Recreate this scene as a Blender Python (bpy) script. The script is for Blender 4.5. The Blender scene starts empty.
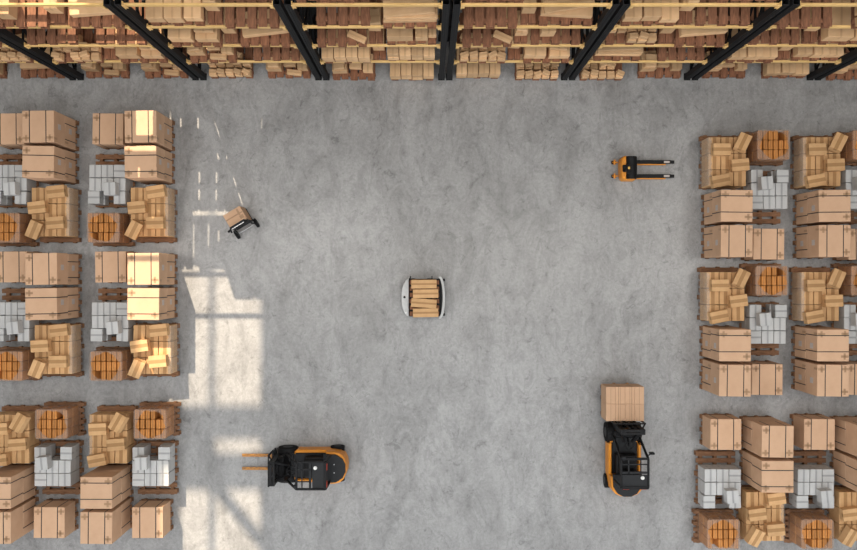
import bpy, bmesh, math, random
from mathutils import Vector, Matrix, Euler

R = math.radians
PI = math.pi
H = 20.0                # camera height above the floor
rnd = random.Random(7)
scene = bpy.context.scene
COL = scene.collection

# ------------------------------------------------------------------ materials
def new_mat(name):
    m = bpy.data.materials.new(name)
    m.use_nodes = True
    nt = m.node_tree
    b = nt.nodes['Principled BSDF']
    return m, nt, b

def ramp(nt, fac, stops):
    r = nt.nodes.new('ShaderNodeValToRGB')
    el = r.color_ramp.elements
    while len(el) < len(stops):
        el.new(0.5)
    for e, (p, c) in zip(el, stops):
        e.position = p
        e.color = (*c, 1)
    nt.links.new(fac, r.inputs['Fac'])
    return r.outputs['Color']

def noise(nt, scale, detail=4, rough=0.55, vec=None, dist=0.0):
    n = nt.nodes.new('ShaderNodeTexNoise')
    n.inputs['Scale'].default_value = scale
    n.inputs['Detail'].default_value = detail
    n.inputs['Roughness'].default_value = rough
    n.inputs['Distortion'].default_value = dist
    if vec is not None:
        nt.links.new(vec, n.inputs['Vector'])
    return n.outputs['Fac']

def objcoord(nt, scale=(1, 1, 1)):
    tc = nt.nodes.new('ShaderNodeTexCoord')
    mp = nt.nodes.new('ShaderNodeMapping')
    mp.inputs['Scale'].default_value = scale
    nt.links.new(tc.outputs['Object'], mp.inputs['Vector'])
    return mp.outputs['Vector']

def mixc(nt, fac, a, b, mode='MIX'):
    m = nt.nodes.new('ShaderNodeMix')
    m.data_type = 'RGBA'
    m.blend_type = mode
    if isinstance(fac, (int, float)):
        m.inputs[0].default_value = fac
    else:
        nt.links.new(fac, m.inputs[0])
    for s, v in ((6, a), (7, b)):
        if isinstance(v, tuple):
            m.inputs[s].default_value = (*v, 1)
        else:
            nt.links.new(v, m.inputs[s])
    return m.outputs[2]

def varied(name, c1, c2, rough=0.75, nscale=6, stretch=(1, 1, 1), spread=0.22, metal=0.0, spec=0.3):
    """noise between two tones + a small per-object brightness difference"""
    m, nt, b = new_mat(name)
    v = objcoord(nt, stretch)
    col = ramp(nt, noise(nt, nscale, 5, vec=v), [(0.32, c1), (0.68, c2)])
    oi = nt.nodes.new('ShaderNodeObjectInfo')
    mr = nt.nodes.new('ShaderNodeMapRange')
    mr.inputs['To Min'].default_value = 1 - spread
    mr.inputs['To Max'].default_value = 1 + spread
    nt.links.new(oi.outputs['Random'], mr.inputs['Value'])
    hsv = nt.nodes.new('ShaderNodeHueSaturation')
    nt.links.new(col, hsv.inputs['Color'])
    nt.links.new(mr.outputs['Result'], hsv.inputs['Value'])
    nt.links.new(hsv.outputs['Color'], b.inputs['Base Color'])
    b.inputs['Roughness'].default_value = rough
    b.inputs['Metallic'].default_value = metal
    b.inputs['Specular IOR Level'].default_value = spec
    return m

def plain(name, c, rough=0.5, metal=0.0, spec=0.3):
    m, nt, b = new_mat(name)
    col = ramp(nt, noise(nt, 9, 3, vec=objcoord(nt)), [(0.3, tuple(x * 0.86 for x in c)), (0.7, c)])
    nt.links.new(col, b.inputs['Base Color'])
    b.inputs['Roughness'].default_value = rough
    b.inputs['Metallic'].default_value = metal
    b.inputs['Specular IOR Level'].default_value = spec
    return m

M = {}
M['kraft'] = varied('kraft cardboard', (0.53, 0.335, 0.210), (0.59, 0.38, 0.245), 0.8, 3, spread=0.04)
M['tan'] = varied('tan carton', (0.53, 0.315, 0.148), (0.61, 0.38, 0.19), 0.8, 5, spread=0.09)
M['tan_tape'] = varied('tan carton tape', (0.34, 0.185, 0.075), (0.40, 0.225, 0.095), 0.55, 5, spread=0.09)
M['rackbox'] = varied('shelf carton', (0.57, 0.355, 0.185), (0.64, 0.415, 0.23), 0.8, 4, spread=0.2)
M['rackbox_tape'] = varied('shelf carton tape', (0.48, 0.29, 0.145), (0.53, 0.33, 0.175), 0.6, 4, spread=0.14)
M['orange_box'] = varied('orange brown carton', (0.46, 0.185, 0.045), (0.58, 0.26, 0.075), 0.75, 5, spread=0.2)
M['orange_tape'] = varied('orange carton seam', (0.34, 0.14, 0.04), (0.4, 0.17, 0.05), 0.7, 5, spread=0.2)
M['white_box'] = varied('white carton', (0.44, 0.44, 0.435), (0.50, 0.50, 0.495), 0.7, 4, spread=0.05)
M['white_tape'] = varied('grey carton band', (0.28, 0.28, 0.28), (0.33, 0.33, 0.33), 0.5, 4, spread=0.05)
M['strap'] = plain('black strap', (0.018, 0.018, 0.020), 0.5)
M['tape'] = plain('brown packing tape', (0.40, 0.245, 0.14), 0.45)
M['label'] = plain('paper label', (0.50, 0.44, 0.40), 0.7)
M['pallet'] = varied('pallet wood', (0.13, 0.065, 0.034), (0.27, 0.14, 0.075), 0.85, 7, (1, 6, 1), 0.2)
M['rackpallet'] = varied('reddish pallet wood', (0.15, 0.066, 0.036), (0.29, 0.132, 0.072), 0.85, 6, (5, 1, 1), 0.15)
M['beam'] = varied('yellow beam paint', (0.66, 0.42, 0.155), (0.74, 0.49, 0.20), 0.5, 3, spread=0.08)
M['black_steel'] = plain('black rack steel', (0.010, 0.0105, 0.012), 0.6, 0, 0.15)
M['black'] = plain('black plastic', (0.008, 0.008, 0.009), 0.5, 0, 0.2)
M['dark'] = plain('dark grey metal', (0.020, 0.021, 0.023), 0.5, 0, 0.2)
M['rubber'] = plain('tyre rubber', (0.009, 0.009, 0.010), 0.8, 0, 0.15)
M['orange'] = plain('orange paint', (0.72, 0.27, 0.025), 0.4)
M['fork'] = varied('worn orange fork', (0.16, 0.09, 0.05), (0.62, 0.27, 0.05), 0.5, 14, (1, 3, 1), 0.05)
M['grey_metal'] = plain('pale grey paint', (0.55, 0.56, 0.56), 0.35)
M['steel'] = plain('bare steel', (0.55, 0.55, 0.56), 0.3, 0.9)
M['red'] = plain('red lamp lens', (0.55, 0.06, 0.03), 0.3)
M['white'] = plain('white plastic', (0.75, 0.75, 0.73), 0.35)
M['yellow'] = plain('amber knob', (0.85, 0.5, 0.12), 0.4)
M['seat'] = plain('black vinyl seat', (0.009, 0.009, 0.010), 0.6, 0, 0.2)
M['wall'] = plain('grey wall panel', (0.45, 0.45, 0.45), 0.8)
M['roof'] = plain('white roof sheet', (0.72, 0.72, 0.72), 0.8)

# perforated rack post: small procedural holes
def perforated():
    m, nt, b = new_mat('perforated black post')
    v = objcoord(nt, (25, 25, 16))
    vo = nt.nodes.new('ShaderNodeTexVoronoi')
    vo.inputs['Scale'].default_value = 1.0
    vo.inputs['Randomness'].default_value = 0.0
    nt.links.new(v, vo.inputs['Vector'])
    c = ramp(nt, vo.outputs['Distance'], [(0.25, (0.002, 0.002, 0.002)), (0.32, (0.014, 0.0145, 0.016))])
    nt.links.new(c, b.inputs['Base Color'])
    b.inputs['Roughness'].default_value = 0.6
    b.inputs['Specular IOR Level'].default_value = 0.15
    return m
M['post'] = perforated()

def film(name, c, alpha):
    m, nt, b = new_mat(name)
    tr = nt.nodes.new('ShaderNodeBsdfTransparent')
    mx = nt.nodes.new('ShaderNodeMixShader')
    a = nt.nodes.new('ShaderNodeMapRange')
    a.inputs['To Min'].default_value = alpha - 0.2
    a.inputs['To Max'].default_value = alpha + 0.2
    nt.links.new(noise(nt, 9, 3, vec=objcoord(nt, (1, 1, 0.4))), a.inputs['Value'])
    b.inputs['Base Color'].default_value = (*c, 1)
    b.inputs['Roughness'].default_value = 0.35
    nt.links.new(a.outputs['Result'], mx.inputs['Fac'])
    nt.links.new(tr.outputs['BSDF'], mx.inputs[1])
    nt.links.new(b.outputs['BSDF'], mx.inputs[2])
    nt.links.new(mx.outputs['Shader'], nt.nodes['Material Output'].inputs['Surface'])
    return m
M['film_brown'] = film('brownish stretch film', (0.46, 0.33, 0.25), 0.36)
M['film_clear'] = film('cloudy clear film', (0.55, 0.51, 0.46), 0.25)

def concrete():
    m, nt, b = new_mat('polished concrete')
    v = objcoord(nt)
    vs = objcoord(nt, (1.0, 0.55, 1.0))          # trowel marks run slightly along the hall
    big = ramp(nt, noise(nt, 0.20, 4, 0.6, v, 0.6), [(0.3, (0.290, 0.288, 0.286)), (0.7, (0.365, 0.363, 0.361))])
    mid = ramp(nt, noise(nt, 0.9, 10, 0.70, vs, 1.0), [(0.36, (0.52, 0.515, 0.51)), (0.56, (1, 1, 1))])
    fine = ramp(nt, noise(nt, 13, 9, 0.82, v, 0.4), [(0.34, (0.76, 0.76, 0.76)), (0.62, (1.08, 1.08, 1.08))])
    swirl = ramp(nt, noise(nt, 2.3, 12, 0.80, vs, 1.6), [(0.40, (0.64, 0.64, 0.645)), (0.53, (1, 1, 1))])
    spots = ramp(nt, noise(nt, 3.6, 12, 0.78, v, 0.9), [(0.36, (0.42, 0.42, 0.42)), (0.44, (1, 1, 1))])
    c = mixc(nt, 0.55, big, mid, 'MULTIPLY')
    c = mixc(nt, 0.6, c, swirl, 'MULTIPLY')
    c = mixc(nt, 0.6, c, spots, 'MULTIPLY')
    c = mixc(nt, 0.9, c, fine, 'MULTIPLY')
    nt.links.new(c, b.inputs['Base Color'])
    rr = nt.nodes.new('ShaderNodeMapRange')
    rr.inputs['To Min'].default_value = 0.22
    rr.inputs['To Max'].default_value = 0.42
    nt.links.new(noise(nt, 0.8, 5, 0.6, v), rr.inputs['Value'])
    nt.links.new(rr.outputs['Result'], b.inputs['Roughness'])
    b.inputs['IOR'].default_value = 1.5
    bp = nt.nodes.new('ShaderNodeBump')
    bp.inputs['Strength'].default_value = 0.10
    bp.inputs['Distance'].default_value = 0.02
    nt.links.new(noise(nt, 7, 6, 0.7, v), bp.inputs['Height'])
    nt.links.new(bp.outputs['Normal'], b.inputs['Normal'])
    return m
M['concrete'] = concrete()

# ------------------------------------------------------------------ mesh builder
class MB:
    def __init__(self):
        self.bm = bmesh.new()

    def _fin(self, verts, mat, slot):
        if mat is not None:
            bmesh.ops.transform(self.bm, matrix=mat, verts=verts)
        for f in {f for v in verts for f in v.link_faces}:
            f.material_index = slot

    def box(self, c, s, rot=(0, 0, 0), slot=0, bevel=0.0, seg=1):
        r = bmesh.ops.create_cube(self.bm, size=1)
        vs = r['verts']
        bmesh.ops.scale(self.bm, vec=s, verts=vs)
        if bevel:
            es = list({e for v in vs for e in v.link_edges})
            q = bmesh.ops.bevel(self.bm, geom=es, offset=bevel, segments=seg, profile=0.5, affect='EDGES')
            vs = list({v for f in q['faces'] for v in f.verts} | {v for v in vs if v.is_valid})
        self._fin(vs, Matrix.Translation(c) @ Euler(rot).to_matrix().to_4x4(), slot)
        return self

    def bar(self, a, b, w, h=None, slot=0, bevel=0.0):
        a = Vector(a); b = Vector(b)
        d = b - a
        q = d.to_track_quat('X', 'Z')
        r = bmesh.ops.create_cube(self.bm, size=1)
        vs = r['verts']
        bmesh.ops.scale(self.bm, vec=(d.length, w, h or w), verts=vs)
        if bevel:
            es = list({e for v in vs for e in v.link_edges})
            q2 = bmesh.ops.bevel(self.bm, geom=es, offset=bevel, segments=1, profile=0.5, affect='EDGES')
            vs = list({v for f in q2['faces'] for v in f.verts} | {v for v in vs if v.is_valid})
        self._fin(vs, Matrix.Translation((a + b) / 2) @ q.to_matrix().to_4x4(), slot)
        return self

    def cyl(self, a, b, r1, r2=None, seg=20, slot=0):
        a = Vector(a); b = Vector(b)
        d = b - a
        r = bmesh.ops.create_cone(self.bm, cap_ends=True, segments=seg, radius1=r1,
                                  radius2=r1 if r2 is None else r2, depth=d.length)
        self._fin(r['verts'], Matrix.Translation((a + b) / 2) @ d.to_track_quat('Z', 'Y').to_matrix().to_4x4(), slot)
        return self

    def tube(self, pts, rad, seg=10, slot=0):
        pts = [Vector(p) for p in pts]
        rings = []
        n = None
        for i, p in enumerate(pts):
            t = (pts[min(i + 1, len(pts) - 1)] - pts[max(i - 1, 0)]).normalized()
            if n is None:
                n = t.orthogonal().normalized()
            n = (n - t * n.dot(t)).normalized()
            b = t.cross(n)
            rings.append([self.bm.verts.new(p + (n * math.cos(k * 2 * PI / seg) + b * math.sin(k * 2 * PI / seg)) * rad)
                          for k in range(seg)])
        for r0, r1 in zip(rings, rings[1:]):
            for k in range(seg):
                f = self.bm.faces.new((r0[k], r0[(k + 1) % seg], r1[(k + 1) % seg], r1[k]))
                f.material_index = slot
        self.bm.faces.new(rings[0][::-1]).material_index = slot
        self.bm.faces.new(rings[-1]).material_index = slot
        return self

    def prism(self, outline, z0, z1, slot=0, bevel=0.0, top_scale=1.0):
        """outline in xy, extruded z0..z1"""
        cx = sum(p[0] for p in outline) / len(outline)
        cy = sum(p[1] for p in outline) / len(outline)
        lo = [self.bm.verts.new((x, y, z0)) for x, y in outline]
        hi = [self.bm.verts.new((cx + (x - cx) * top_scale, cy + (y - cy) * top_scale, z1)) for x, y in outline]
        n = len(outline)
        fs = [self.bm.faces.new(lo[::-1]), self.bm.faces.new(hi)]
        for i in range(n):
            fs.append(self.bm.faces.new((lo[i], lo[(i + 1) % n], hi[(i + 1) % n], hi[i])))
        for f in fs:
            f.material_index = slot
        if bevel:
            es = list(fs[1].edges)
            q = bmesh.ops.bevel(self.bm, geom=es, offset=bevel, segments=2, profile=0.5, affect='EDGES')
            for f in q['faces']:
                f.material_index = slot
        return self

    def profile(self, outline, y0, y1, slot=0):
        """outline in xz, extruded along y"""
        a = [self.bm.verts.new((x, y0, z)) for x, z in outline]
        b = [self.bm.verts.new((x, y1, z)) for x, z in outline]
        n = len(outline)
        self.bm.faces.new(a).material_index = slot
        self.bm.faces.new(b[::-1]).material_index = slot
        for i in range(n):
            self.bm.faces.new((a[i], b[i], b[(i + 1) % n], a[(i + 1) % n])).material_index = slot
        return self

    def mesh(self, name, mats, smooth=False):
        bmesh.ops.recalc_face_normals(self.bm, faces=self.bm.faces[:])
        me = bpy.data.meshes.new(name)
        self.bm.to_mesh(me)
        self.bm.free()
        for m in (mats if isinstance(mats, (list, tuple)) else [mats]):
            me.materials.append(m)
        if smooth:
            for p in me.polygons:
                p.use_smooth = True
            me.set_sharp_from_angle(angle=R(38))
        return me

    def obj(self, name, mats, parent=None, smooth=False):
        return link(name, self.mesh(name, mats, smooth), parent)

def link(name, me, parent=None):
    o = bpy.data.objects.new(name, me)
    COL.objects.link(o)
    if parent is not None:
        o.parent = parent
    return o

def tag(o, label=None, cat=None, group=None, kind=None):
    if label: o['label'] = label
    if cat: o['category'] = cat
    if group: o['group'] = group
    if kind: o['kind'] = kind
    return o

def thing(name, label, cat, loc=(0, 0, 0), rz=0.0, group=None):
    o = bpy.data.objects.new(name, None)
    o.empty_display_size = 0.2
    COL.objects.link(o)
    o.location = loc
    o.rotation_euler = (0, 0, rz)
    return tag(o, label, cat, group)

def kids(o):
    return list(o.children)

def copy_tree(o, parent=None):
    c = o.copy()
    COL.objects.link(c)
    if parent is not None:
        c.parent = parent
    for ch in kids(o):
        copy_tree(ch, c)
    return c

PROTO = {}      # key -> first object built; used once itself, then copied
def place(key, builder, loc, rot, label, cat, group=None):
    if key in PROTO:
        o = copy_tree(PROTO[key])
    else:
        o = PROTO[key] = builder()
    o.location = loc
    o.rotation_euler = rot if isinstance(rot, tuple) else (0, 0, rot)
    o['label'] = label
    o['category'] = cat
    if group:
        o['group'] = group
    elif 'group' in o:
        del o['group']
    return o

# ------------------------------------------------------------------ kinds of goods
def carton(name, s, mats, tape_axis='y', tape_w=0.05):
    """closed carton standing on z=0 with a tape band over the top seam"""
    def build():
        b = MB().box((0, 0, s[2] / 2), s, bevel=0.006)
        e = 0.0015
        if tape_axis == 'y':
            b.box((0, 0, s[2]), (tape_w, s[1] - 0.012, 2 * e), slot=1)
            for sg in (-1, 1):
                b.box((0, sg * s[1] / 2, s[2] * 0.78), (tape_w, 2 * e, s[2] * 0.42), slot=1)
        else:
            b.box((0, 0, s[2]), (s[0] - 0.012, tape_w, 2 * e), slot=1)
            for sg in (-1, 1):
                b.box((sg * s[0] / 2, 0, s[2] * 0.78), (2 * e, tape_w, s[2] * 0.42), slot=1)
        return b.obj(name, mats)
    return build

BX, BY, BZ = 0.745, 0.745, 0.575
def big_box(axis, flip=False):
    """large strapped shipping box, straps running along the given axis"""
    def build():
        root = bpy.data.objects.new('strapped_box', None)
        COL.objects.link(root)
        MB().box((0, 0, BZ / 2), (BX, BY, BZ), bevel=0.01, seg=2).obj('box_body', M['kraft'], root)
        for p in ((-0.20, 0.185) if not flip else (-0.23, 0.15)):
            st = MB()
            w, t = 0.020, 0.005
            if axis == 'y':
                st.box((p, 0, BZ), (w, BY + t, t)).box((p, 0, 0.003), (w, BY + t, t))
                for sg in (-1, 1):
                    st.box((p, sg * BY / 2, BZ / 2), (w, t, BZ))
            else:
                st.box((0, p, BZ), (BX + t, w, t)).box((0, p, 0.003), (BX + t, w, t))
                for sg in (-1, 1):
                    st.box((sg * BX / 2, p, BZ / 2), (t, w, BZ))
            st.obj('strap', M['strap'], root)
        for (x, y, a) in ((0.27, -0.26, 0), (-0.28, -0.27, 0), (-0.27, 0.26, 0)):
            tp = MB().box((x, y, BZ), (0.17, 0.055, 0.003)).box((x, y, BZ), (0.05, 0.15, 0.003))
            tp.obj('packing_tape', M['tape'], root)
        MB().box((BX / 2, -0.27, BZ - 0.08), (0.003, 0.05, 0.16)).obj('packing_tape', M['tape'], root)
        MB().box((BX / 2, 0.03, 0.3), (0.004, 0.13, 0.15)).obj('shipping_label', M['label'], root)
        return root
    return build

def pallet(w, d, mat, along='x', n=7, h=0.14, fill=0.66):
    """wooden pallet w (x) by d (y); deck boards run along the given axis"""
    def build():
        root = bpy.data.objects.new('wooden_pallet', None)
        COL.objects.link(root)
        L, Wd = (w, d) if along == 'x' else (d, w)
        def pt(u, v):
            return (u, v) if along == 'x' else (v, u)
        top = MB()
        pitch = Wd / n
        for i in range(n):
            v = -Wd / 2 + pitch * (i + 0.5)
            x, y = pt(0, v)
            bw = pitch * fill
            s = (L, bw, 0.022) if along == 'x' else (bw, L, 0.022)
            top.box((x, y, h - 0.011), s, bevel=0.004)
            if i in (0, n // 2, n - 1):
                MB().box((x, y, 0.011), s, bevel=0.003).obj('bottom_board', mat, root)
        top.obj('top_deck', mat, root)
        for u in (-L / 2 + 0.13, 0, L / 2 - 0.13):
            x, y = pt(u, 0)
            s = (0.08, Wd - 0.01, h - 0.046) if along == 'x' else (Wd - 0.01, 0.08, h - 0.046)
            MB().box((x, y, h / 2), s, bevel=0.004).obj('stringer', mat, root)
        return root
    return build

def wrap_with_hole(sx, sy, h):
    """stretch film over a load: four sides and a top torn open in the middle"""
    def build():
        bm = bmesh.new()
        n = 48
        lo = []; hi = []; hole = []
        for k in range(n):
            a = 2 * PI * k / n
            c, s = math.cos(a), math.sin(a)
            t = min(sx / 2 / max(abs(c), 1e-6), sy / 2 / max(abs(s), 1e-6))
            x, y = c * t, s * t
            w = 0.012 * math.sin(7 * a) + 0.008 * math.sin(13 * a + 1)
            lo.append(bm.verts.new((x * 1.015 + w * 0.3, y * 1.015 + w * 0.3, 0.0)))
            hi.append(bm.verts.new((x, y, h + 0.006)))
            rr = 1 + 0.05 * math.sin(5 * a + 0.7) + 0.03 * math.sin(9 * a)
            hole.append(bm.verts.new((-0.02 + c * sx * 0.43 * rr, s * sy * 0.455 * rr, h + 0.010)))
        for k in range(n):
            j = (k + 1) % n
            bm.faces.new((lo[k], lo[j], hi[j], hi[k]))
            bm.faces.new((hi[k], hi[j], hole[j], hole[k]))
        me = bpy.data.meshes.new('stretch_wrap')
        bmesh.ops.recalc_face_normals(bm, faces=bm.faces[:])
        bm.to_mesh(me); bm.free()
        me.materials.append(M['film_brown'])
        return link('stretch_wrap', me)
    return build

def side_film(ly, h):
    """loose film hanging down one side of a pile (in the yz plane) and folded over its top edge"""
    def build():
        bm = bmesh.new()
        ny = 20
        prof = [(0.010, 0.0), (0.016, h * 0.35), (0.010, h * 0.7), (0.004, h + 0.006), (-0.07, h + 0.008)]
        rows = []
        for i in range(ny + 1):
            y = -ly / 2 + ly * i / ny
            rows.append([bm.verts.new((x + 0.010 * abs(math.sin(i * 1.7 + j)) - (0.012 * (i % 3) if j == 4 else 0), y, z))
                         for j, (x, z) in enumerate(prof)])
        for a, b in zip(rows, rows[1:]):
            for j in range(len(prof) - 1):
                bm.faces.new((a[j], b[j], b[j + 1], a[j + 1]))
        me = bpy.data.meshes.new('plastic_film')
        bm.to_mesh(me); bm.free()
        me.materials.append(M['film_clear'])
        for p in me.polygons: p.use_smooth = True
        return link('plastic_film', me)
    return build

# ------------------------------------------------------------------ room
def struct(name, b, mat):
    return tag(b.obj(name, mat), kind='structure')

XW, YS, YN, ZR = 22.0, -18.0, 36.0, 22.0
struct('floor', MB().box((0, (YS + YN) / 2, -0.1), (2 * XW, YN - YS, 0.2)), M['concrete'])
struct('wall_left', MB().box((-XW - 0.15, (YS + YN) / 2, ZR / 2), (0.3, YN - YS, ZR)), M['wall'])
struct('wall_right', MB().box((XW + 0.15, (YS + YN) / 2, ZR / 2), (0.3, YN - YS, ZR)), M['wall'])
struct('wall_back', MB().box((0, YN + 0.15, ZR / 2), (2 * XW + 0.6, 0.3, ZR)), M['wall'])
struct('wall_front', MB().box((0, YS - 0.15, ZR / 2), (2 * XW + 0.6, 0.3, ZR)), M['wall'])
# sun: light travels along SD; a roof light lets a patch of it reach the floor
SD = Vector((0.365, -1.09, -1.0))
OFF = (-SD.x * ZR, -SD.y * ZR)
hx0, hx1 = -6.72 + OFF[0], -4.20 + OFF[0]
hy0, hy1 = -8.2 + OFF[1], 4.25 + OFF[1]
rf = MB()
E = 0.6
rf.box(((-XW - E + hx0) / 2, (YS + YN) / 2, ZR + 0.1), (hx0 + XW + E, YN - YS + 2 * E, 0.2))
rf.box(((XW + E + hx1) / 2, (YS + YN) / 2, ZR + 0.1), (XW + E - hx1, YN - YS + 2 * E, 0.2))
rf.box(((hx0 + hx1) / 2, (YS - E + hy0) / 2, ZR + 0.1), (hx1 - hx0, hy0 - YS + E, 0.2))
rf.box(((hx0 + hx1) / 2, (YN + E + hy1) / 2, ZR + 0.1), (hx1 - hx0, YN + E - hy1, 0.2))
struct('ceiling', rf, M['roof'])
wn = MB()
cxh = (hx0 + hx1) / 2
def barat(yf, t):        # crossbar whose shadow falls at floor position yf
    wn.box((cxh, yf + OFF[1], ZR + 0.1), (hx1 - hx0, t, 0.14))
barat(-3.58, 0.72)
barat(-4.80, 0.80)
wn.box((-5.45 + OFF[0], (hy0 + hy1) / 2, ZR + 0.1), (0.11, hy1 - hy0, 0.12))
wn.bar((-5.50 + OFF[0], -5.0 + OFF[1], ZR + 0.1), (-4.1 + OFF[0], -6.7 + OFF[1], ZR + 0.1), 0.25, 0.12)
wn.box((-6.50 + OFF[0], -6.1 + OFF[1], ZR + 0.1), (0.5, 4.2, 0.13))  # unseen panel added to keep sun off the goods at left
wn.box((-6.0 + OFF[0], -4.2 + OFF[1], ZR + 0.1), (1.1, 0.8, 0.12))  # another added panel, narrows this part of the sun patch
struct('window_bars_and_sun_blocks', wn, M['dark'])

# ------------------------------------------------------------------ floor blocks of pallets
ROWN = {1: 'top', 2: 'middle', 3: 'bottom'}
BLOCKS = [
    ('inner-left', 1, -6.735, 3.47, 0), ('inner-left', 2, -6.67, 0.14, 0), ('inner-left', 3, -7.77, -5.915, 1),
    ('far-left', 1, -9.13, 3.47, 0), ('far-left', 2, -9.06, 0.14, 0), ('far-left', 3, -10.14, -5.915, 1),
    ('inner-right', 1, 7.21, 0.80, 1), ('inner-right', 2, 7.17, -2.466, 1), ('inner-right', 3, 8.165, -3.90, 0),
    ('far-right', 1, 9.50, 0.80, 1), ('far-right', 2, 9.46, -2.466, 1), ('far-right', 3, 10.42, -3.90, 0),
]
PH = 0.14
def px(x, y, z):
    k = 800.0 / (H - z)
    return 428.5 + x * k, 275 - y * k
def visible(x, y, z, r=0.35):
    k = 800.0 / (H - z)
    X, Y = px(x, y, z)
    return -r * k < X < 857 + r * k and -r * k < Y < 550 + r * k

ORD6 = ['leftmost', 'second from left', 'third from left', 'third from right', 'second from right', 'rightmost']

for (side, row, Tx, Ty, flip) in BLOCKS:
    where = '%s %s block' % (ROWN[row], side.replace('-', ' '))
    brnd = random.Random('%s%d' % (side, row))
    sg = -1 if flip else 1
    rz0 = PI if flip else 0.0
    ORD = ['left', 'middle', 'right'][::sg]
    ROW3 = ['rear', 'centre', 'front'][::sg]
    O6 = ORD6[::sg]
    def W(u, v):
        return Tx + sg * u, Ty + sg * v
    def put(key, builder, u, v, z, rot, label, cat, group=None, r=0.4):
        x, y = W(u, v)
        if not visible(x, y, z, r):
            return None
        ro = (rot[0], rot[1], rot[2] + rz0) if isinstance(rot, tuple) else rot + rz0
        return place(key, builder, (x, y, z), ro, label, cat, group)
    j = lambda a: (brnd.random() - 0.5) * a
    # pallets
    gp = 'floor pallets under the stacked goods'
    put('palS', pallet(0.80, 0.80, M['pallet'], 'x', 5), 0, 0, 0, 0, 'wooden pallet under the corner two-box stack, ' + where, 'pallet', gp)
    put('palS', None, 0, -0.82, 0, 0, 'wooden pallet under the two-box stack beside loose cartons, ' + where, 'pallet', gp)
    put('palS', None, -0.995, 0.055, 0, 0, 'wooden pallet under the single strapped box, ' + where, 'pallet', gp)
    put('palL', pallet(0.98, 1.36, M['pallet'], 'x', 8), -1.04, -1.13, 0, 0, 'long wooden pallet under the white cartons, ' + where, 'pallet', gp)
    put('palL', None, -0.03, -2.0, 0, 0, 'long wooden pallet under the loose tan cartons, ' + where, 'pallet', gp)
    put('palM', pallet(1.0, 0.86, M['pallet'], 'x', 6), -1.09, -2.34, 0, 0, 'wooden pallet under the film wrapped orange cartons, ' + where, 'pallet', gp)
    # strapped boxes
    gb = 'large strapped cardboard boxes'
    put('bigx', big_box('x'), 0, 0, PH, R(j(1.5)), 'large strapped brown box, lower of the corner stack, ' + where, 'box', gb)
    put('bigy', big_box('y'), 0, 0.003, PH + BZ + 0.006, R(j(2)), 'large strapped brown box on top of the corner stack, ' + where, 'box', gb)
    put('bigx', None, 0, -0.82, PH, R(j(1.5)), 'large strapped brown box, lower, stack beside loose cartons, ' + where, 'box', gb)
    put('bigx2', big_box('x', True), 0, -0.82, PH + BZ + 0.006, R(j(2)), 'large cross strapped brown box atop stack beside loose cartons, ' + where, 'box', gb)
    put('bigy', None, -0.995, 0.055, PH, R(j(2)), 'single strapped brown box alone on its pallet, ' + where, 'box', gb)
    # white cartons: 3 x 3, two layers, one missing on top, one lying skewed on top
    ws = (0.283, 0.305, 0.248)
    for L in (0, 1):
        for r in range(3):
            for c in range(3):
                if r == 2 and c == 1:
                    continue
                hor = (r == 0 and c == 2) or (r == 2 and c == 0)
                key, bld = ('whiteh', carton('white_carton', ws, [M['white_box'], M['white_tape']], 'x', 0.045)) if hor \
                    else ('white', carton('white_carton', ws, [M['white_box'], M['white_tape']], 'y', 0.045))
                dx = {(2, 0): -0.03, (2, 2): 0.0}.get((r, c), 0)
                put(key, bld, -1.04 + (c - 1) * 0.297 + (dx + j(0.006)) * L, -1.275 - (r - 1) * 0.320 + j(0.008) * L, PH + L * 0.25, R(j(2)) if L else 0,
                    'white carton, %s layer, %s %s, white pile, %s' % (('lower', 'upper')[L], ROW3[r], ORD[c], where),
                    'carton', 'white cartons, ' + where)
    put('white', None, -1.04 + 0.15, -1.275 - 0.13, PH + 0.5, (0, 0, R(4 + j(5))),
        'white carton lying skewed on top of the white pile, ' + where, 'carton')
    # loose tan cartons: 3 x 3, two layers + four thrown on top
    ts = (0.290, 0.384, 0.248)
    bt = carton('tan_carton', ts, [M['tan'], M['tan_tape']], 'y', 0.085)
    for L in (0, 1):
        for r in range(3):
            for c in range(3):
                put('tan', bt, -0.02 + (c - 1) * 0.308, -1.945 - (r - 1) * 0.398, PH + L * 0.25, R(j(2.0)) if L else 0,
                    'tan carton, %s layer, %s %s, loose pile, %s' % (('lower', 'upper')[L], ROW3[r], ORD[c], where),
                    'carton', 'tan cartons, ' + where)
    bl = carton('tan_carton', (0.42, 0.285, 0.19), [M['tan'], M['tan_tape']], 'x', 0.085)
    z2 = PH + 0.5
    loose = [((0.21, 0.48), 8, ('rear right', 'front left'), 0), ((-0.25, 0.10), 5, ('left side', 'right side'), 0),
             ((0.19, -0.27), 3, ('front right', 'rear left'), 0), ((-0.32, -0.41), 62, ('front left', 'rear right'), 1)]
    for (du, dv), a, nm, lean in loose:
        put('tanloose', bl, -0.02 + du, -1.945 + dv, z2 + (0.055 if lean else 0.002), (R(12), R(-7), R(a + j(6))) if lean else R(a + j(7)),
            'tan carton thrown askew on the %s of loose pile, %s' % (nm[flip], where), 'carton', 'tan cartons lying askew, ' + where)
    put('sfilm', side_film(1.16, 0.5), -0.02 + 0.462, -1.945, PH, 0, 'cloudy plastic film down the side of the tan pile, ' + where, 'plastic film', 'side films on the tan piles')
    # film wrapped orange cartons: six narrow columns on top, broader cartons below
    os_ = (0.095, 0.216, 0.314)
    bo = carton('orange_carton', os_, [M['orange_box'], M['orange_tape']], 'y', 0.03)
    bw = carton('orange_carton', (0.246, 0.226, 0.314), [M['orange_box'], M['orange_tape']], 'y', 0.03)
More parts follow.
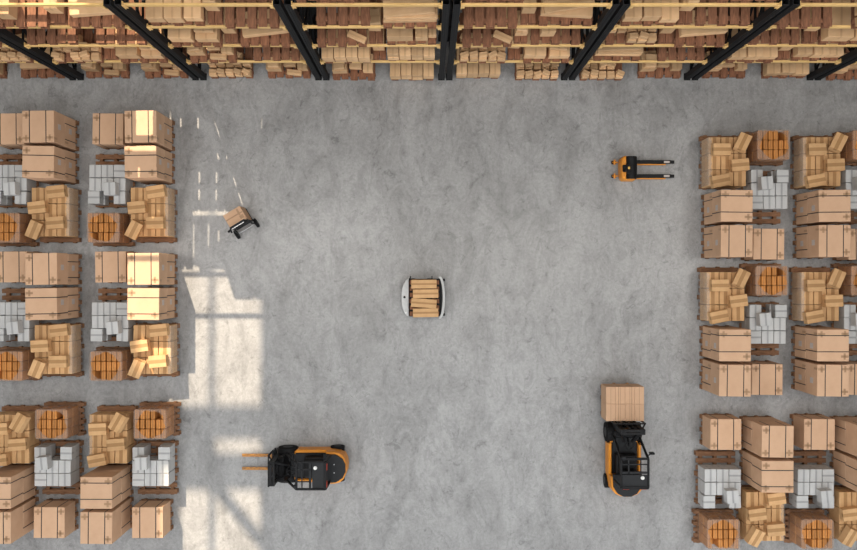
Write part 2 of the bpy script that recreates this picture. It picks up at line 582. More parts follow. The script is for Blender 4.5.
    for r in range(3):
        for c in range(3):
            if (r, c) == (1, 1): continue
            put('orangew', bw, -1.08 + (c - 1) * 0.253, -2.33 - (r - 1) * 0.232, PH, 0,
                'broad orange carton, lower layer, %s %s, wrapped pile, %s' % (ROW3[r], ORD[c], where),
                'carton', 'orange cartons, ' + where)
        for c in range(6):
            if (r, c) == (2, 1):
                continue
            put('orange', bo, -1.08 + (c - 2.5) * 0.127 + j(0.012), -2.33 - (r - 1) * 0.232 + j(0.006), PH + 0.316, 0,
                'narrow orange carton, %s row, %s, wrapped pile, %s' % (ROW3[r], O6[c], where),
                'carton', 'orange cartons, ' + where)
    put('wrap', wrap_with_hole(0.79, 0.72, 0.635), -1.08, -2.33, PH, 0, 'brownish stretch wrap torn open over orange cartons, ' + where, 'stretch wrap', 'stretch wraps on the orange piles')

# ------------------------------------------------------------------ pallet rack
YF, DEP = 4.885, 1.10           # front face and depth
XL = [0.42 + 3.07 * k for k in range(-4, 5)]
BZS = [1.53, 2.82, 4.11, 5.40]  # underside of each beam
BH = 0.10
TOPZ = 5.53
rack = thing('pallet_rack', 'black and yellow pallet rack facing the open floor, full of pallets', 'rack', (0, YF, 0))
rear_rack = thing('pallet_rack', 'second pallet rack standing right behind the front rack', 'rack', (0, YF + 1.32, 0))
def upright(x, rack):
    """one frame: front post, rear post, bracing"""
    fr = bpy.data.objects.new('upright_frame', None)
    COL.objects.link(fr); fr.parent = rack; fr.location = (x, 0, 0)
    pw, t = 0.13, 0.012
    for y0 in (0, DEP - pw):
        b = MB()
        b.box((-pw / 2 + t / 2, y0 + pw / 2, TOPZ / 2), (t, pw, TOPZ)).box((pw / 2 - t / 2, y0 + pw / 2, TOPZ / 2), (t, pw, TOPZ))
        b.box((0, y0 + t / 2, TOPZ / 2), (pw - 2 * t, t, TOPZ)).box((0, y0 + pw - t / 2, TOPZ / 2), (pw - 2 * t, t, TOPZ))
        b.box((-0.025, y0 - 0.004, TOPZ / 2), (0.018, 0.008, TOPZ)).box((0.025, y0 - 0.004, TOPZ / 2), (0.018, 0.008, TOPZ))
        b.obj('post', M['post'], fr)
        MB().box((0, y0 + pw / 2, 0.008), (0.16, 0.17, 0.016)).obj('foot_plate', M['black_steel'], fr)
    br = MB()
    z = 0.3
    k = 0
    while z < TOPZ - 0.2:
        br.box((0, DEP / 2, z), (0.04, DEP - 0.24, 0.04))
        z2 = min(z + 0.85, TOPZ - 0.12)
        a, c = ((0, 0.12, z), (0, DEP - 0.12, z2))
        if k % 2: a, c = ((0, DEP - 0.12, z), (0, 0.12, z2))
        br.bar(a, c, 0.04, 0.035)
        z += 0.85; k += 1
    br.obj('brace', M['black_steel'], fr)
    return fr
for k in (rack, rear_rack):
    for x in XL:
        upright(x - 0.098, k); upright(x + 0.098, k)
def beams(x0, x1, z, rack):
    for y in (0.03, DEP - 0.03):
        b = MB().box(((x0 + x1) / 2, y - 0.0, z + BH / 2), (x1 - x0, 0.042, BH), bevel=0.006)
        o = b.obj('shelf_beam', M['beam'], rack)
        for xx, s in ((x0, 1), (x1, -1)):
            c = MB().box((xx + s * 0.006, y, z + 0.03), (0.012, 0.09, 0.2))
            c.box((xx + s * 0.035, y - (0.0 if y > 0.5 else 0.034), z + 0.05), (0.07, 0.012, 0.17))
            c.obj('beam_connector', M['beam'], o)
for xa, xb in zip(XL, XL[1:]):
    for z in BZS:
        beams(xa + 0.168, xb - 0.168, z, rack)
        beams(xa + 0.168, xb - 0.168, z, rear_rack)

# loads on the rack: per shelf, (left, right) slot of each of the eight bays
LOADS = {
    0: ['B F', 'P P', 'J P', 'P C', 'C J', 'J P', 'P K', 'P E'],
    1: ['J J', 'J B', 'P E', 'C C', 'J B', 'S E', 'K K', 'E E'],
    2: ['E J', 'E E', 'B F', 'T D', 'T Q', 'J F', 'E D', 'E E'],
    3: ['E E', 'Q F', 'K E', 'E S', 'E Z', 'K E', 'E J', 'E E'],
    4: ['E E', '- -', '- E', 'P E', 'B P', 'E B', 'P E', 'E E'],
}
BAYN = ['first', 'second', 'third', 'fourth', 'fifth', 'sixth', 'seventh', 'eighth']
LEVN = {0: 'floor level', 1: 'first shelf', 2: 'second shelf', 3: 'third shelf', 4: 'top shelf'}
PW, PD = 1.08, 1.12
RM = [M['rackbox'], M['rackbox_tape']]
def rbox(x, y, z, s, rot, label, axis='y', grp=None, name='cardboard_box'):
    key = 'rk%.3f_%.3f_%.3f%s' % (*s, axis)
    return place(key, carton(name, s, RM, axis, 0.04), (x, y, z), rot, label, 'box', grp)
for lev, bays in LOADS.items():
    z0 = 0.0 if lev == 0 else BZS[lev - 1] + BH
    for bi, codes in enumerate(bays):
        for si, code in enumerate(codes.split()):
            rr = random.Random(100 * lev + 10 * bi + si)
            if code == '-': continue
            cx = XL[bi] + (0.80, 2.27)[si] + (rr.random() - 0.5) * 0.05
            if lev == 3 and bi == 3 and si == 0: cx += 0.15
            fy = YF + 0.025 - 0.05 * (rr.random() < 0.4) + (0.07 if lev == 4 else 0)     # front edge of the pallet
            if not visible(cx, fy, z0, 0.5):
                continue
            if lev == 4 and not visible(cx, YF - 0.1, z0, 0.6):
                continue
            place_txt = '%s pallet, %s bay, %s' % (('left', 'right')[si], BAYN[bi], LEVN[lev])
            place('rackpal', pallet(PW, PD, M['rackpallet'], 'y', 5, 0.13, 0.80), (cx, fy + PD / 2, z0), R((rr.random() - 0.5) * 1.5),
                  'reddish wooden %s of the front rack' % place_txt, 'pallet', 'pallets on the rack')
            zt = z0 + 0.13
            g = 'boxes, ' + place_txt
            def add(u, v, z, s, rot, what, axis='y'):
                rbox(cx + u, fy + v, zt + z, s, rot, '%s, front rack %s' % (what.rstrip(','), place_txt), axis, g)
            q = lambda a: (rr.random() - 0.5) * a
            if code == 'B':        # two big boxes, a flatter one on one of them
                add(-0.28, 0.42, 0, (0.48, 0.70, 0.30), R(q(4)), 'large tan box, left one,')
                add(0.26, 0.40, 0, (0.46, 0.66, 0.24), R(q(4)), 'large tan box, right one,')
                add(0.24, 0.44, 0.242, (0.40, 0.50, 0.14), R(q(10)), 'flat tan box atop another')
            elif code == 'K':      # three wide boxes in a row plus lids
                for n_, u in (('left', -0.36), ('middle', 0.0), ('right', 0.36)):
                    hh = (0.26, 0.30, 0.22)[(n_ == 'middle') + 2 * (n_ == 'right')]
                    add(u, 0.40 + q(0.04), 0, (0.335, 0.72, hh), R(q(2)), 'wide tan box, %s of three,' % n_)
            elif code == 'C':      # four columns, two high
                for ci, n_ in enumerate(('leftmost', 'second', 'third', 'rightmost')):
                    for L in (0, 1):
                        add(-0.405 + 0.27 * ci, 0.30 + q(0.03), L * 0.212, (0.255, 0.62, 0.21), R(q(1.0)), 'long box, %s column, %s,' % (n_, ('lower', 'upper')[L]))
            elif code in 'J':      # small cartons, several rows, thrown a little
                cn = ('leftmost', 'second', 'centre', 'fourth', 'rightmost')
                for r in range(3):
                    for c in range(5):
                        if rr.random() < 0.10: continue
                        rn = ('front', 'middle', 'rear')[r]
                        add(-0.42 + 0.21 * c + q(0.01), 0.09 + 0.205 * r, 0, (0.18, 0.165, 0.15), R(q(9)), 'small carton, %s row, %s, lower layer,' % (rn, cn[c]), 'x')
                        if rr.random() < 0.75:
                            add(-0.42 + 0.21 * c + q(0.02), 0.10 + 0.205 * r + q(0.03), 0.152, (0.185, 0.11, 0.10 + 0.04 * (c % 2)), R(q(58)), 'small carton, %s row, %s, upper layer,' % (rn, cn[c]), 'x')
            elif code == 'P':      # a few boxes, front boards of the pallet showing
                add(-0.34, 0.36, 0, (0.36, 0.44, 0.27), R(q(9)), 'medium tan box, left one,')
                add(0.05, 0.42, 0, (0.30, 0.36, 0.17), R(q(8)), 'small tan box, middle one,', 'x')
                add(0.36, 0.36, 0, (0.24, 0.42, 0.24), R(q(6)), 'medium tan box, right one,')
                add(-0.34 + q(0.04), 0.32, 0.272, (0.26, 0.30, 0.13), R(q(24)), 'small tan box lying on the left box', 'x')
                if rr.random() < 0.7:
                    add(0.16 + q(0.04), 0.10, 0, (0.36, 0.12, 0.12), R(q(12)), 'short carton lying along the front edge', 'x')
            elif code == 'F':      # a broad flat box lying askew
                add(0.02, 0.46, 0, (0.98, 0.50, 0.17), R(5 + q(6)), 'broad flat tan box lying askew', 'x')
            elif code == 'S':      # long flat boxes stacked
                add(0.0, 0.30, 0, (1.04, 0.44, 0.11), R(q(3)), 'long flat box, lowest of three,', 'x')
                add(0.03, 0.31, 0.112, (1.02, 0.42, 0.10), R(q(4)), 'long flat box, middle of three,', 'x')
                add(-0.02, 0.34, 0.214, (0.98, 0.40, 0.09), R(4 + q(4)), 'long flat box, topmost of three,', 'x')
            elif code == 'Z':      # flat boxes crossed at an angle
                add(0.0, 0.34, 0, (1.00, 0.42, 0.14), R(-3), 'long flat box under another one', 'x')
                add(0.02, 0.34, 0.142, (0.98, 0.24, 0.09), R(9), 'narrow long box lying crossways on another', 'x')
            elif code == 'T':      # empty but for a carton lying askew at the front right
                add(0.33, 0.17, 0, (0.40, 0.14, 0.10), R(-24), 'narrow carton lying askew on bare boards', 'x')
                add(0.40, 0.62, 0, (0.22, 0.34, 0.28), R(q(4)), 'upright tan box at the right rear')
            elif code == 'D':      # one large box, one tall, one small on top
                add(-0.24, 0.44, 0, (0.54, 0.80, 0.32), R(q(2)), 'large tan box, left one,')
                add(0.21, 0.36, 0, (0.26, 0.62, 0.26), R(q(3)), 'narrow tan box in the middle')
                add(0.44, 0.36, 0, (0.17, 0.50, 0.20), R(q(3)), 'slim tan box at the right')
            elif code == 'Q':      # tall pale carton left, bare boards right
                add(-0.20, 0.38, 0, (0.30, 0.48, 0.34), R(q(6)), 'tall pale box, left one,')

# narrow pallets squeezed between the two pallets of a bay
for lev in (1, 2, 3):
    for bi in range(8):
        if (lev, bi) in ((3, 3), (2, 1), (1, 5), (3, 6), (1, 2)): continue
        cx = XL[bi] + 1.535
        z0 = BZS[lev - 1] + BH
        fy = YF + 0.05
        if not visible(cx, fy, z0, 0.2): continue
        txt = 'front rack narrow pallet, %s bay, %s' % (BAYN[bi], LEVN[lev])
        place('narrowpal', pallet(0.30, PD, M['rackpallet'], 'y', 2, 0.13, 0.9), (cx, fy + PD / 2, z0), 0, 'narrow wooden pallet between two others, %s bay, %s' % (BAYN[bi], LEVN[lev]), 'pallet', 'narrow pallets on the rack')
        k = (lev + bi) % 3
        rbox(cx - 0.01, fy + 0.36 + 0.05 * k, z0 + 0.13, (0.26, 0.46, 0.24 + 0.06 * k), R(2 - 2 * k), 'slim tan box, lower one, on the ' + txt, 'y', 'boxes, ' + txt)
        if k != 1:
            rbox(cx + 0.01, fy + 0.30 + 0.05 * k, z0 + 0.132 + 0.24 + 0.06 * k, (0.22, 0.30, 0.12), R(-6 + 5 * k), 'slim tan box, upper one, on the ' + txt, 'x', 'boxes, ' + txt)

# the rack behind: one loaded pallet in the middle of each bay, seen through the gaps; one bay instead has an unseen load added to block sun
for lev in range(5):
    z0 = 0.0 if lev == 0 else BZS[lev - 1] + BH
    for bi in range(8):
        cx = XL[bi] + 1.50 + 0.1 * math.sin(bi * 5 + lev * 2)
        if bi == 1:
            if lev < 3: continue
            cx = -8.05 if lev == 3 else -6.65  # unseen load added up here to shade part of the sun patch
        elif lev: continue
        fy = YF + 1.32 + 0.03
        if lev < 4 and not visible(cx, fy, z0, 0.5): continue
        txt = 'rear rack, %s bay, %s' % (BAYN[bi], LEVN[lev])
        place('rackpal', None, (cx, fy + PD / 2, z0), 0, 'reddish wooden pallet mostly unseen, ' + txt, 'pallet', 'pallets on the rear rack')
        for n_, u, w in (('left', -0.26, 0.48), ('right', 0.27, 0.50)):
            hh = 0.5 + 0.1 * ((bi + lev) % 3)
            rbox(cx + u, fy + 0.44, z0 + 0.13, (w, 0.80, hh), 0, 'big tan box, %s one, on the pallet of the %s' % (n_, txt), 'y', 'boxes on the rear rack')

# ------------------------------------------------------------------ forklift
def fork_truck(name, label, loc, rz):
    t = thing(name, label, 'forklift', loc, rz, 'orange forklifts')
    hw = 0.395
    # chassis with sloping front deck, rounded in plan
    b = MB()
    b.prism([(0.10, -hw + 0.07), (0.10, hw - 0.07), (-0.22, hw - 0.07), (-0.26, hw), (-1.05, hw), (-1.05, -hw), (-0.26, -hw), (-0.22, -hw + 0.07)], 0.12, 0.42, bevel=0.02)
    b.box((-0.62, hw - 0.035, 0.455), (0.78, 0.07, 0.09), bevel=0.015)
    b.box((-0.62, -hw + 0.035, 0.455), (0.78, 0.07, 0.09), bevel=0.015)
    b.obj('chassis', M['orange'], t)
    # curved counterweight
    pts = [(-0.98, -hw), (-0.98, hw)]
    for k in range(9):
        a = PI / 2 + PI * k / 8
        pts.append((-1.18 - 0.32 * abs(math.cos(a - PI / 2 - PI / 2) if False else math.sin(PI * k / 8)) ** 0.8, hw * math.cos(PI * k / 8)))
    cw = MB().prism(pts, 0.16, 0.70, bevel=0.03, top_scale=0.97).obj('counterweight', M['orange'], t)
    pts2 = [(-0.93, -0.35), (-0.93, 0.35), (-1.24, 0.335), (-1.40, 0.23), (-1.47, 0.09), (-1.47, -0.09), (-1.40, -0.23), (-1.24, -0.335)]
    MB().prism(pts2, 0.69, 0.755, bevel=0.015).obj('engine_cover', M['dark'], t)
    for y in (-0.1, 0.1):
        MB().cyl((-1.2, y, 0.755), (-1.2, y, 0.762), 0.014, seg=10).obj('bolt', M['steel'], cw)
    MB().box((-0.62, 0, 0.428), (0.80, 0.62, 0.02)).obj('deck_plate', M['black'], t)
    # hood, seat, floor
    MB().box((-0.72, 0, 0.545), (0.50, 0.5, 0.25), bevel=0.03, seg=2).obj('seat_base', M['black'], t)
    s = MB().box((-0.66, 0, 0.715), (0.38, 0.42, 0.10), bevel=0.035, seg=2)
    s.obj('seat', M['seat'], t, True)
    sb = MB().box((-0.88, 0, 0.92), (0.10, 0.42, 0.40), rot=(0, R(-10), 0), bevel=0.035, seg=2)
    for k in range(3):
        sb.box((-0.815, -0.13 + 0.13 * k, 0.93), (0.05, 0.11, 0.30), rot=(0, R(-10), 0), bevel=0.02, seg=2)
    sb.obj('backrest', M['seat'], t, True)
    MB().box((-0.22, 0, 0.43), (0.42, 0.56, 0.02)).obj('floor_plate', M['dark'], t)
    db = MB().box((0.02, 0, 0.64), (0.16, 0.62, 0.46), rot=(0, R(14), 0), bevel=0.03)
    db.obj('dashboard', M['black'], t)
    sw = MB()
    ring = [(-0.20 + 0.11 * math.cos(a * PI / 12) * 0.9, 0.11 * math.sin(a * PI / 12), 0.93 + 0.06 * math.cos(a * PI / 12)) for a in range(25)]
    sw.tube(ring, 0.012, 8)
    sw.bar((-0.30, 0, 0.875), (-0.10, 0, 0.985), 0.02).bar((-0.2, -0.1, 0.93), (-0.2, 0.1, 0.93), 0.02)
    sw.cyl((-0.2, 0, 0.93), (-0.05, 0, 0.72), 0.022, seg=10)
    sw.obj('steering_wheel', M['black'], t)
    for k in range(3):
        lv = MB().cyl((-0.12, -0.24 - 0.04 * k, 0.72), (-0.16, -0.24 - 0.04 * k, 0.94), 0.01, seg=8).cyl((-0.16, -0.24 - 0.04 * k, 0.93), (-0.165, -0.24 - 0.04 * k, 0.97), 0.018, seg=10)
        lv.obj('control_lever', M['black'], t)
    # wheels
    for y in (-1, 1):
        w = MB().cyl((0, y * 0.42, 0.235), (0, y * 0.27, 0.235), 0.235, seg=32)
        wo = w.obj('front_wheel', M['rubber'], t, True)
        MB().cyl((0, y * 0.424, 0.235), (0, y * 0.40, 0.235), 0.12, seg=20).obj('wheel_hub', M['dark'], wo, True)
        fd = MB()
        arc = [(0.27 * math.cos(R(a)), 0.235 + 0.27 * math.sin(R(a))) for a in range(20, 161, 14)]
        arc2 = [(0.25 * math.cos(R(a)), 0.235 + 0.25 * math.sin(R(a))) for a in range(160, 19, -14)]
        fd.profile(arc + arc2, y * 0.41, y * 0.25)
        fd.obj('fender', M['black'], t)
        w = MB().cyl((-1.22, y * 0.425, 0.175), (-1.22, y * 0.31, 0.175), 0.175, seg=28)
        wo = w.obj('rear_wheel', M['rubber'], t, True)
        MB().cyl((-1.22, y * 0.43, 0.175), (-1.22, y * 0.41, 0.175), 0.09, seg=20).obj('wheel_hub', M['dark'], wo, True)
    # overhead guard
    GH, gy, gx0, gx1 = 1.42, 0.315, -0.40, -1.07
    og = MB()
    for y in (-gy, gy):
        og.bar((gx0, y, GH), (gx1, y, GH), 0.05, 0.05, bevel=0.008)
        og.bar((gx0, y, GH), (-0.02, y * 0.98, 0.60), 0.05, 0.05, bevel=0.008)
        og.bar((gx1, y, GH), (gx1 - 0.02, y * 1.0, 0.66), 0.05, 0.06, bevel=0.008)
    og.bar((gx0, -gy, GH), (gx0, gy, GH), 0.05, 0.05).bar((gx1, -gy, GH), (gx1, gy, GH), 0.07, 0.05)
    g = og.obj('overhead_guard', M['black'], t)
    rp = MB()
    rp.box((-0.92, 0, GH - 0.005), (0.30, 2 * gy - 0.05, 0.018), slot=0)
    rp.box((-0.72, 0, GH), (0.05, 2 * gy - 0.05, 0.03)).box((-0.56, 0.14, GH), (0.36, 0.025, 0.03)).box((-0.56, -0.14, GH), (0.36, 0.025, 0.03))
    rp.box((-0.53, 0.0, GH), (0.025, 2 * gy - 0.05, 0.03))
    rp.obj('roof_panel', M['dark'], g)
    MB().cyl((-0.84, -0.18 * 1, GH + 0.004), (-0.84, -0.18, GH + 0.03), 0.045, 0.04, 18).obj('beacon', M['white'], g, True)
    for y in (-0.2, 0.2):
        MB().box((gx1 - 0.03, y, GH - 0.015), (0.03, 0.16, 0.05), bevel=0.008).obj('tail_lamp', M['red'], g)
    MB().bar((gx0 + 0.04, -gy - 0.02, 1.3), (gx0 + 0.1, -gy - 0.1, 1.3), 0.02).box((gx0 + 0.1, -gy - 0.12, 1.29), (0.05, 0.11, 0.13), bevel=0.012).obj('mirror', M['black'], g)
    MB().box((gx0 + 0.03, gy - 0.06, 1.42), (0.07, 0.10, 0.09), bevel=0.02).obj('work_lamp', M['dark'], g)
    # mast
    DX = -0.075
    ms = MB()
    for y in (-0.25, 0.25):
        ms.box((DX + 0.27, y, 0.68), (0.11, 0.07, 1.22))
        ms.box((DX + 0.30, y * 0.78, 0.70), (0.08, 0.05, 1.22))
    for z in (0.35, 0.85, 1.26):
        ms.box((DX + 0.23, 0, z), (0.05, 0.56, 0.07))
    ms.box((DX + 0.30, 0, 1.29), (0.06, 0.44, 0.05))
    mo = ms.obj('mast', M['black'], t)
    for y in (-0.13, 0.13):
        MB().cyl((DX + 0.24, y, 0.12), (DX + 0.24, y, 1.15), 0.028, seg=12).cyl((DX + 0.24, y, 1.1), (DX + 0.24, y, 1.26), 0.016, seg=12).obj('lift_cylinder', M['dark'], mo, True)
    for y in (-0.07, 0.07):
        MB().box((DX + 0.345, y, 0.72), (0.012, 0.03, 1.1)).obj('lift_chain', M['dark'], mo)
    for y in (-1, 1):
        MB().bar((0.20, y * 0.24, 1.15), (-0.12, y * 0.10, 0.80), 0.05).obj('hose_guard', M['black'], mo)
        MB().bar((0.22, y * 0.2, 0.9), (-0.05, y * 0.3, 0.5), 0.04).obj('tilt_cylinder', M['black'], mo)
    # carriage with load backrest
    c = MB()
    for z in (0.16, 0.42):
        c.box((DX + 0.40, 0, z), (0.05, 0.74, 0.07))
    c.box((DX + 0.41, 0, 0.98), (0.03, 0.76, 0.04))
    for y in (-0.365, -0.18, 0.0, 0.18, 0.365):
        c.box((DX + 0.41, y, 0.68), (0.03, 0.03, 0.62))
    c.bar((DX + 0.41, 0.36, 0.98), (DX + 0.28, 0.25, 1.10), 0.03).bar((DX + 0.41, -0.36, 0.98), (DX + 0.28, -0.25, 1.10), 0.03)
    c.obj('carriage', M['black'], t)
    for y in (-0.165, 0.165):
        f = MB()
        f.profile([(DX + 0.425, 0.48), (DX + 0.425, 0.03), (1.16, 0.03), (1.18, 0.038), (1.18, 0.048), (0.5, 0.075), (DX + 0.462, 0.09), (DX + 0.462, 0.48)], y - 0.035, y + 0.035)
        f.obj('fork', M['fork'], t)
    return t
fork_truck('forklift', 'orange forklift with empty forks pointing left, near the sun patch', (-3.47, -4.66, 0), PI)
fork_truck('forklift', 'orange forklift carrying a pallet of cartons, seen facing the rack', (4.79, -3.87, 0), PI / 2)
# its load
LX, LY, LZ = 4.725, -3.10, 0.092
place('loadpal', pallet(0.88, 0.78, M['pallet'], 'x', 6, 0.12), (LX - 0.005, LY, LZ), 0, 'wooden pallet carried on the forks of the right forklift', 'pallet')
for r in range(2):
    for c in range(4):
        place('loadbox', carton('cardboard_box', (0.226, 0.41, 0.56), [M['kraft'], M['tape']], 'y', 0.012),
              (LX + (c - 1.5) * 0.229, LY + 0.207 - 0.414 * r, LZ + 0.121), 0,
              'brown carton, %s row, %s, on the pallet carried by the forklift' % (('front', 'rear')[r], ('leftmost', 'second', 'third', 'rightmost')[c]),
              'box', 'cartons carried by the forklift')
for xs, nm in ((-0.16, 'left'), (0.16, 'right')):
    s = MB()
    s.box((0, 0, 0.5628), (0.018, 0.832, 0.003)).box((0, 0.4155, 0.28), (0.018, 0.003, 0.56)).box((0, -0.4155, 0.28), (0.018, 0.003, 0.56))
    o = tag(s.obj('packing_strap', M['tape']), 'brown packing strap over the %s side of the forklift load' % nm, 'strap', 'straps on the forklift load')
    o.location = (LX + xs, LY, LZ + 0.121)

# ------------------------------------------------------------------ electric pallet truck (upper right)
t = thing('pallet_truck', 'small orange pallet truck with black forks on the open floor', 'pallet truck', (5.08, 2.63, 0), 0)
out = [(0.0, -0.30), (0.0, 0.30), (-0.27, 0.30), (-0.33, 0.25), (-0.35, 0.15), (-0.35, -0.15), (-0.33, -0.25), (-0.27, -0.30)]
MB().prism(out, 0.05, 0.40, bevel=0.04, top_scale=0.97).obj('body', M['orange'], t)
cv = MB().cyl((-0.11, -0.275, 0.36), (-0.11, 0.275, 0.36), 0.135, seg=28)
cv.box((-0.02, 0, 0.26), (0.09, 0.55, 0.36), bevel=0.02)
cv.obj('mast_cover', M['black'], t, True)
for y in (-0.175, 0.175):
    f = MB().box((0.48, y, 0.135), (0.90, 0.095, 0.035), bevel=0.008)
    f.box((0.975, y, 0.128), (0.10, 0.080, 0.03), bevel=0.008)
    fo = f.obj('fork', M['black'], t)
    MB().box((0.42, y - 0.035, 0.085), (0.80, 0.07, 0.065), bevel=0.008).obj('fork_frame', M['orange'], fo)
    MB().box((0.83, y, 0.153), (0.14, 0.055, 0.004)).obj('wear_plate', M['label'], fo)
    MB().cyl((0.82, y - 0.03, 0.05), (0.82, y + 0.04, 0.05), 0.05, seg=18).obj('load_roller', M['rubber'], fo, True)
for y in (-0.17, 0.17):
    o = MB().cyl((-0.46, y - 0.035, 0.06), (-0.46, y + 0.035, 0.06), 0.06, seg=18).obj('caster', M['rubber'], t, True)
    MB().box((-0.44, y, 0.10), (0.13, 0.03, 0.03)).box((-0.46, y, 0.13), (0.04, 0.12, 0.03)).obj('caster_bracket', M['orange'], o)
td = MB().box((-0.27, -0.02, 0.42), (0.12, 0.18, 0.06), bevel=0.02)
td.box((-0.27, -0.08, 0.60), (0.035, 0.04, 0.34))
td.box((-0.27, -0.08, 0.78), (0.07, 0.24, 0.05), bevel=0.015)
th = td.obj('tiller', M['black'], t)
MB().box((-0.27, -0.06, 0.815), (0.05, 0.06, 0.03), bevel=0.01).obj('control_button', M['yellow'], th)
MB().cyl((-0.1, 0, 0.09), (-0.1, 0.08, 0.09), 0.09, seg=20).obj('drive_wheel', M['rubber'], t, True)

# ------------------------------------------------------------------ transport robot in the middle
ax, ay = -0.115, -0.555
t = thing('transport_robot', 'low transport robot with pale grey curved ends in mid floor', 'transport robot', (ax, ay, 0))
MB().prism([(-0.36, -0.46), (0.36, -0.46), (0.36, 0.46), (-0.36, 0.46)], 0.06, 0.27, bevel=0.02).obj('chassis', M['dark'], t)
MB().box((-0.0, 0, 0.285), (0.70, 0.90, 0.03), bevel=0.008).obj('load_deck', M['black'], t)
def crescent(s, x0, xr, hy, n=14):
    pts = []
    for k in range(n + 1):
        a = -PI / 2 + PI * k / n
        pts.append((s * (x0 + (xr - x0) * math.cos(a) ** 0.9 if abs(math.cos(a)) > 1e-9 else x0 * s), hy * math.sin(a)))
    pts = [(s * (x0 + (xr - x0) * max(math.cos(-PI / 2 + PI * k / n), 0.0) ** 0.9), hy * math.sin(-PI / 2 + PI * k / n)) for k in range(n + 1)]
    if s < 0:
        pts = pts[::-1]
    return pts
le = MB().prism(crescent(-1, 0.37, 0.545, 0.46), 0.05, 0.33, bevel=0.02).obj('end_cover', M['grey_metal'], t)
MB().cyl((-0.475, 0.01, 0.325), (-0.475, 0.01, 0.345), 0.028, seg=18).obj('laser_scanner', M['black'], le, True)
MB().cyl((-0.44, -0.37, 0.31), (-0.44, -0.37, 0.34), 0.02, seg=14).obj('status_lamp', M['white'], le, True)
outer = crescent(1, 0.40, 0.52, 0.52)
inner = [(x - 0.055, y * 0.96) for x, y in crescent(1, 0.40, 0.52, 0.52)][::-1]
rb = MB().prism([(0.345, 0.46), (0.345, -0.46), (0.40, -0.46), (0.43, -0.3), (0.445, 0), (0.43, 0.3), (0.40, 0.46)], 0.08, 0.22)
rb.obj('bumper_core', M['black'], t)
MB().prism(outer + inner, 0.10, 0.34).obj('end_cover', M['grey_metal'], t)
for y in (-0.43, 0.43):
    MB().cyl((0.47, y - 0.03, 0.055), (0.47, y + 0.03, 0.055), 0.055, seg=18).obj('caster_wheel', M['rubber'], t, True)
for x in (-0.30, 0.15):
    for y in (-0.44, 0.44):
        MB().cyl((x, y - 0.03, 0.07), (x, y + 0.03, 0.07), 0.07, seg=18).obj('drive_wheel', M['rubber'], t, True)
for x in (-0.33, 0.2):
    MB().tube([(x, 0.44, 0.29), (x, 0.50, 0.32), (x, 0.52, 0.42)], 0.014, 8).obj('load_guide', M['dark'], t, True)
place('agvpal', pallet(0.72, 0.92, M['rackpallet'], 'x', 6, 0.11), (ax + 0.015, ay - 0.01, 0.301), 0, 'small wooden pallet riding on the transport robot', 'pallet')
for i, (dx, a, nm) in enumerate(((-0.01, 0.5, 'rearmost'), (0.03, 0.5, 'second from the rack'), (-0.012, -4.0, 'third from the rack'), (0.03, 1.0, 'frontmost'))):
    place('agvbox', carton('tan_carton', (0.615, 0.212, 0.20), [M['tan'], M['tan_tape']], 'x', 0.045), (ax + 0.015 + dx, ay + 0.335 - 0.232 * i, 0.412), R(a),
          'long tan carton, %s, on the transport robot' % nm, 'carton', 'long cartons on the transport robot')

# ------------------------------------------------------------------ hand truck with a box
yaw = R(31)
hx, hy = -4.575, 1.245
t = thing('hand_truck', 'black two-wheeled hand truck holding a brown box on the open floor', 'hand truck', (hx, hy, 0), yaw)
fr = MB()
for u in (-0.2, 0.2):
    fr.tube([(u, 0.0, 0.05), (u, -0.02, 0.5), (u, -0.05, 0.92), (u, -0.09, 1.0), (u, -0.16, 1.03)], 0.022, 10)
for z in (0.25, 0.5, 0.75, 0.93):
    fr.bar((-0.2, -0.03, z), (0.2, -0.03, z), 0.035, 0.03)
fr.box((0, -0.045, 0.88), (0.38, 0.05, 0.10), rot=(R(-30), 0, 0), bevel=0.01)
fo = fr.obj('frame', M['dark'], t, True)
MB().bar((-0.19, -0.075, 0.935), (0.19, -0.075, 0.935), 0.012).obj('edge_strip', M['steel'], fo)
for u in (-0.2, 0.2):
    MB().cyl((u * 1.0, -0.10, 1.01), (u * 1.35, -0.10, 1.01), 0.028, seg=12).obj('grip', M['black'], t, True)
MB().box((0, 0.17, 0.012), (0.46, 0.36, 0.016), bevel=0.004).obj('toe_plate', M['dark'], t)
for u in (-0.28, 0.28):
    o = MB().cyl((u - 0.03, -0.11, 0.12), (u + 0.03, -0.11, 0.12), 0.12, seg=26).obj('wheel', M['rubber'], t, True)
    MB().cyl((u - 0.034, -0.11, 0.12), (u + 0.034, -0.11, 0.12), 0.055, seg=18).obj('wheel_hub', M['dark'], o, True)
    MB().tube([(u * 0.72, 0.0, 0.55), (u * 0.8, -0.10, 0.42), (u * 0.85, -0.11, 0.12)], 0.018, 8).obj('wheel_strut', M['dark'], t, True)
MB().cyl((-0.26, -0.11, 0.12), (0.26, -0.11, 0.12), 0.014, seg=12).obj('axle', M['steel'], t, True)
c, s = math.cos(yaw), math.sin(yaw)
def HT(u, v): return (hx + c * u - s * v, hy + s * u + c * v)
bx = thing('cardboard_box', 'brown taped cardboard box standing on the hand truck', 'box', (*HT(-0.02, 0.205), 0.021), yaw)
MB().box((0, 0, 0.29), (0.47, 0.345, 0.58), bevel=0.008).obj('box_body', M['kraft'], bx)
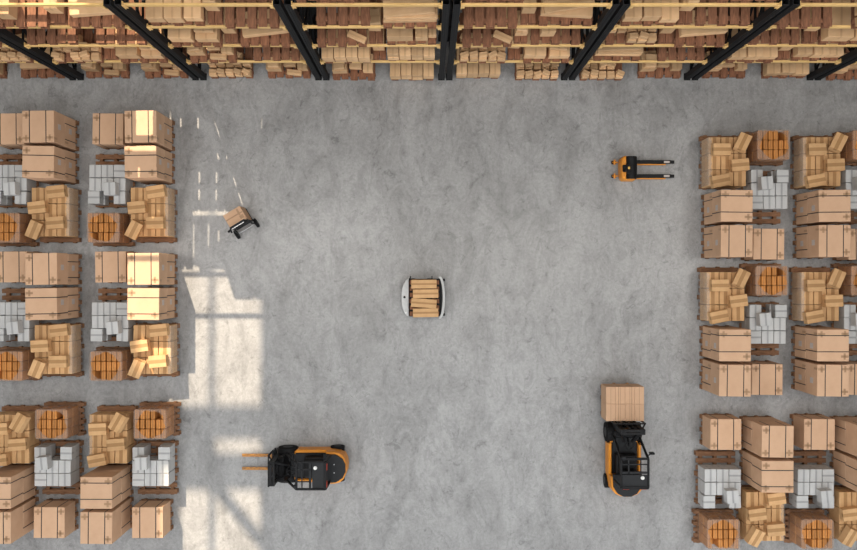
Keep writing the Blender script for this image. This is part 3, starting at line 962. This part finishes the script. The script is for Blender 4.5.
MB().box((0, 0.02, 0.581), (0.47, 0.03, 0.003)).box((0.13, 0.06, 0.5815), (0.05, 0.16, 0.003)).box((0.15, -0.08, 0.5815), (0.10, 0.09, 0.003)).obj('packing_tape', M['tape'], bx)

# ------------------------------------------------------------------ light
def area(name, loc, sx, sy, power, col, rot=(0, 0, 0)):
    l = bpy.data.lights.new(name, 'AREA')
    l.shape = 'RECTANGLE'; l.size = sx; l.size_y = sy
    l.energy = power; l.color = col
    o = bpy.data.objects.new(name, l)
    COL.objects.link(o)
    o.location = loc; o.rotation_euler = rot
    return o
# lamp rows under the roof: the strong ones hang over the near end of the hall
for y, p, col in ((-14.0, 230, (0.92, 0.965, 1.0)), (-6.5, 330, (0.94, 0.97, 1.0)), (1.5, 640, (1.0, 0.95, 0.885)), (16.0, 200, (1.0, 0.93, 0.84))):
    for x in (-14, -4.7, 4.7, 14):
        area('ceiling_lamp', (x, y, ZR - 0.15), 6.5, 4.5, p, col)
# unseen low area light added by the near wall to brighten the rack fronts
area('rack_fill_light', (0, YS + 0.2, 8.0), 34.0, 7.0, 2500, (0.93, 0.97, 1.0), (R(90), 0, 0))
sl = bpy.data.lights.new('sun', 'SUN')
sl.energy = 9.2
sl.angle = R(0.42)
sl.color = (1.0, 0.83, 0.62)
so = bpy.data.objects.new('sun', sl)
COL.objects.link(so)
so.rotation_euler = SD.to_track_quat('-Z', 'Y').to_euler()
so.location = (-10, 30, 30)
w = bpy.data.worlds.new('world')
scene.world = w
w.use_nodes = True
w.node_tree.nodes['Background'].inputs['Color'].default_value = (0.55, 0.7, 1.0, 1)
w.node_tree.nodes['Background'].inputs['Strength'].default_value = 0.8

# ------------------------------------------------------------------ camera
cam = bpy.data.cameras.new('camera')
cam.sensor_width = 36
cam.lens = 36 * 800 / 857
cam.clip_end = 200
co = bpy.data.objects.new('camera', cam)
COL.objects.link(co)
co.location = (0, 0, H)
co.rotation_euler = (0, 0, 0)
scene.camera = co
scene.view_settings.view_transform = 'Standard'
scene.view_settings.look = 'None'
scene.view_settings.exposure = 0.1
scene.view_settings.gamma = 1.0
scene.view_settings.use_curve_mapping = False
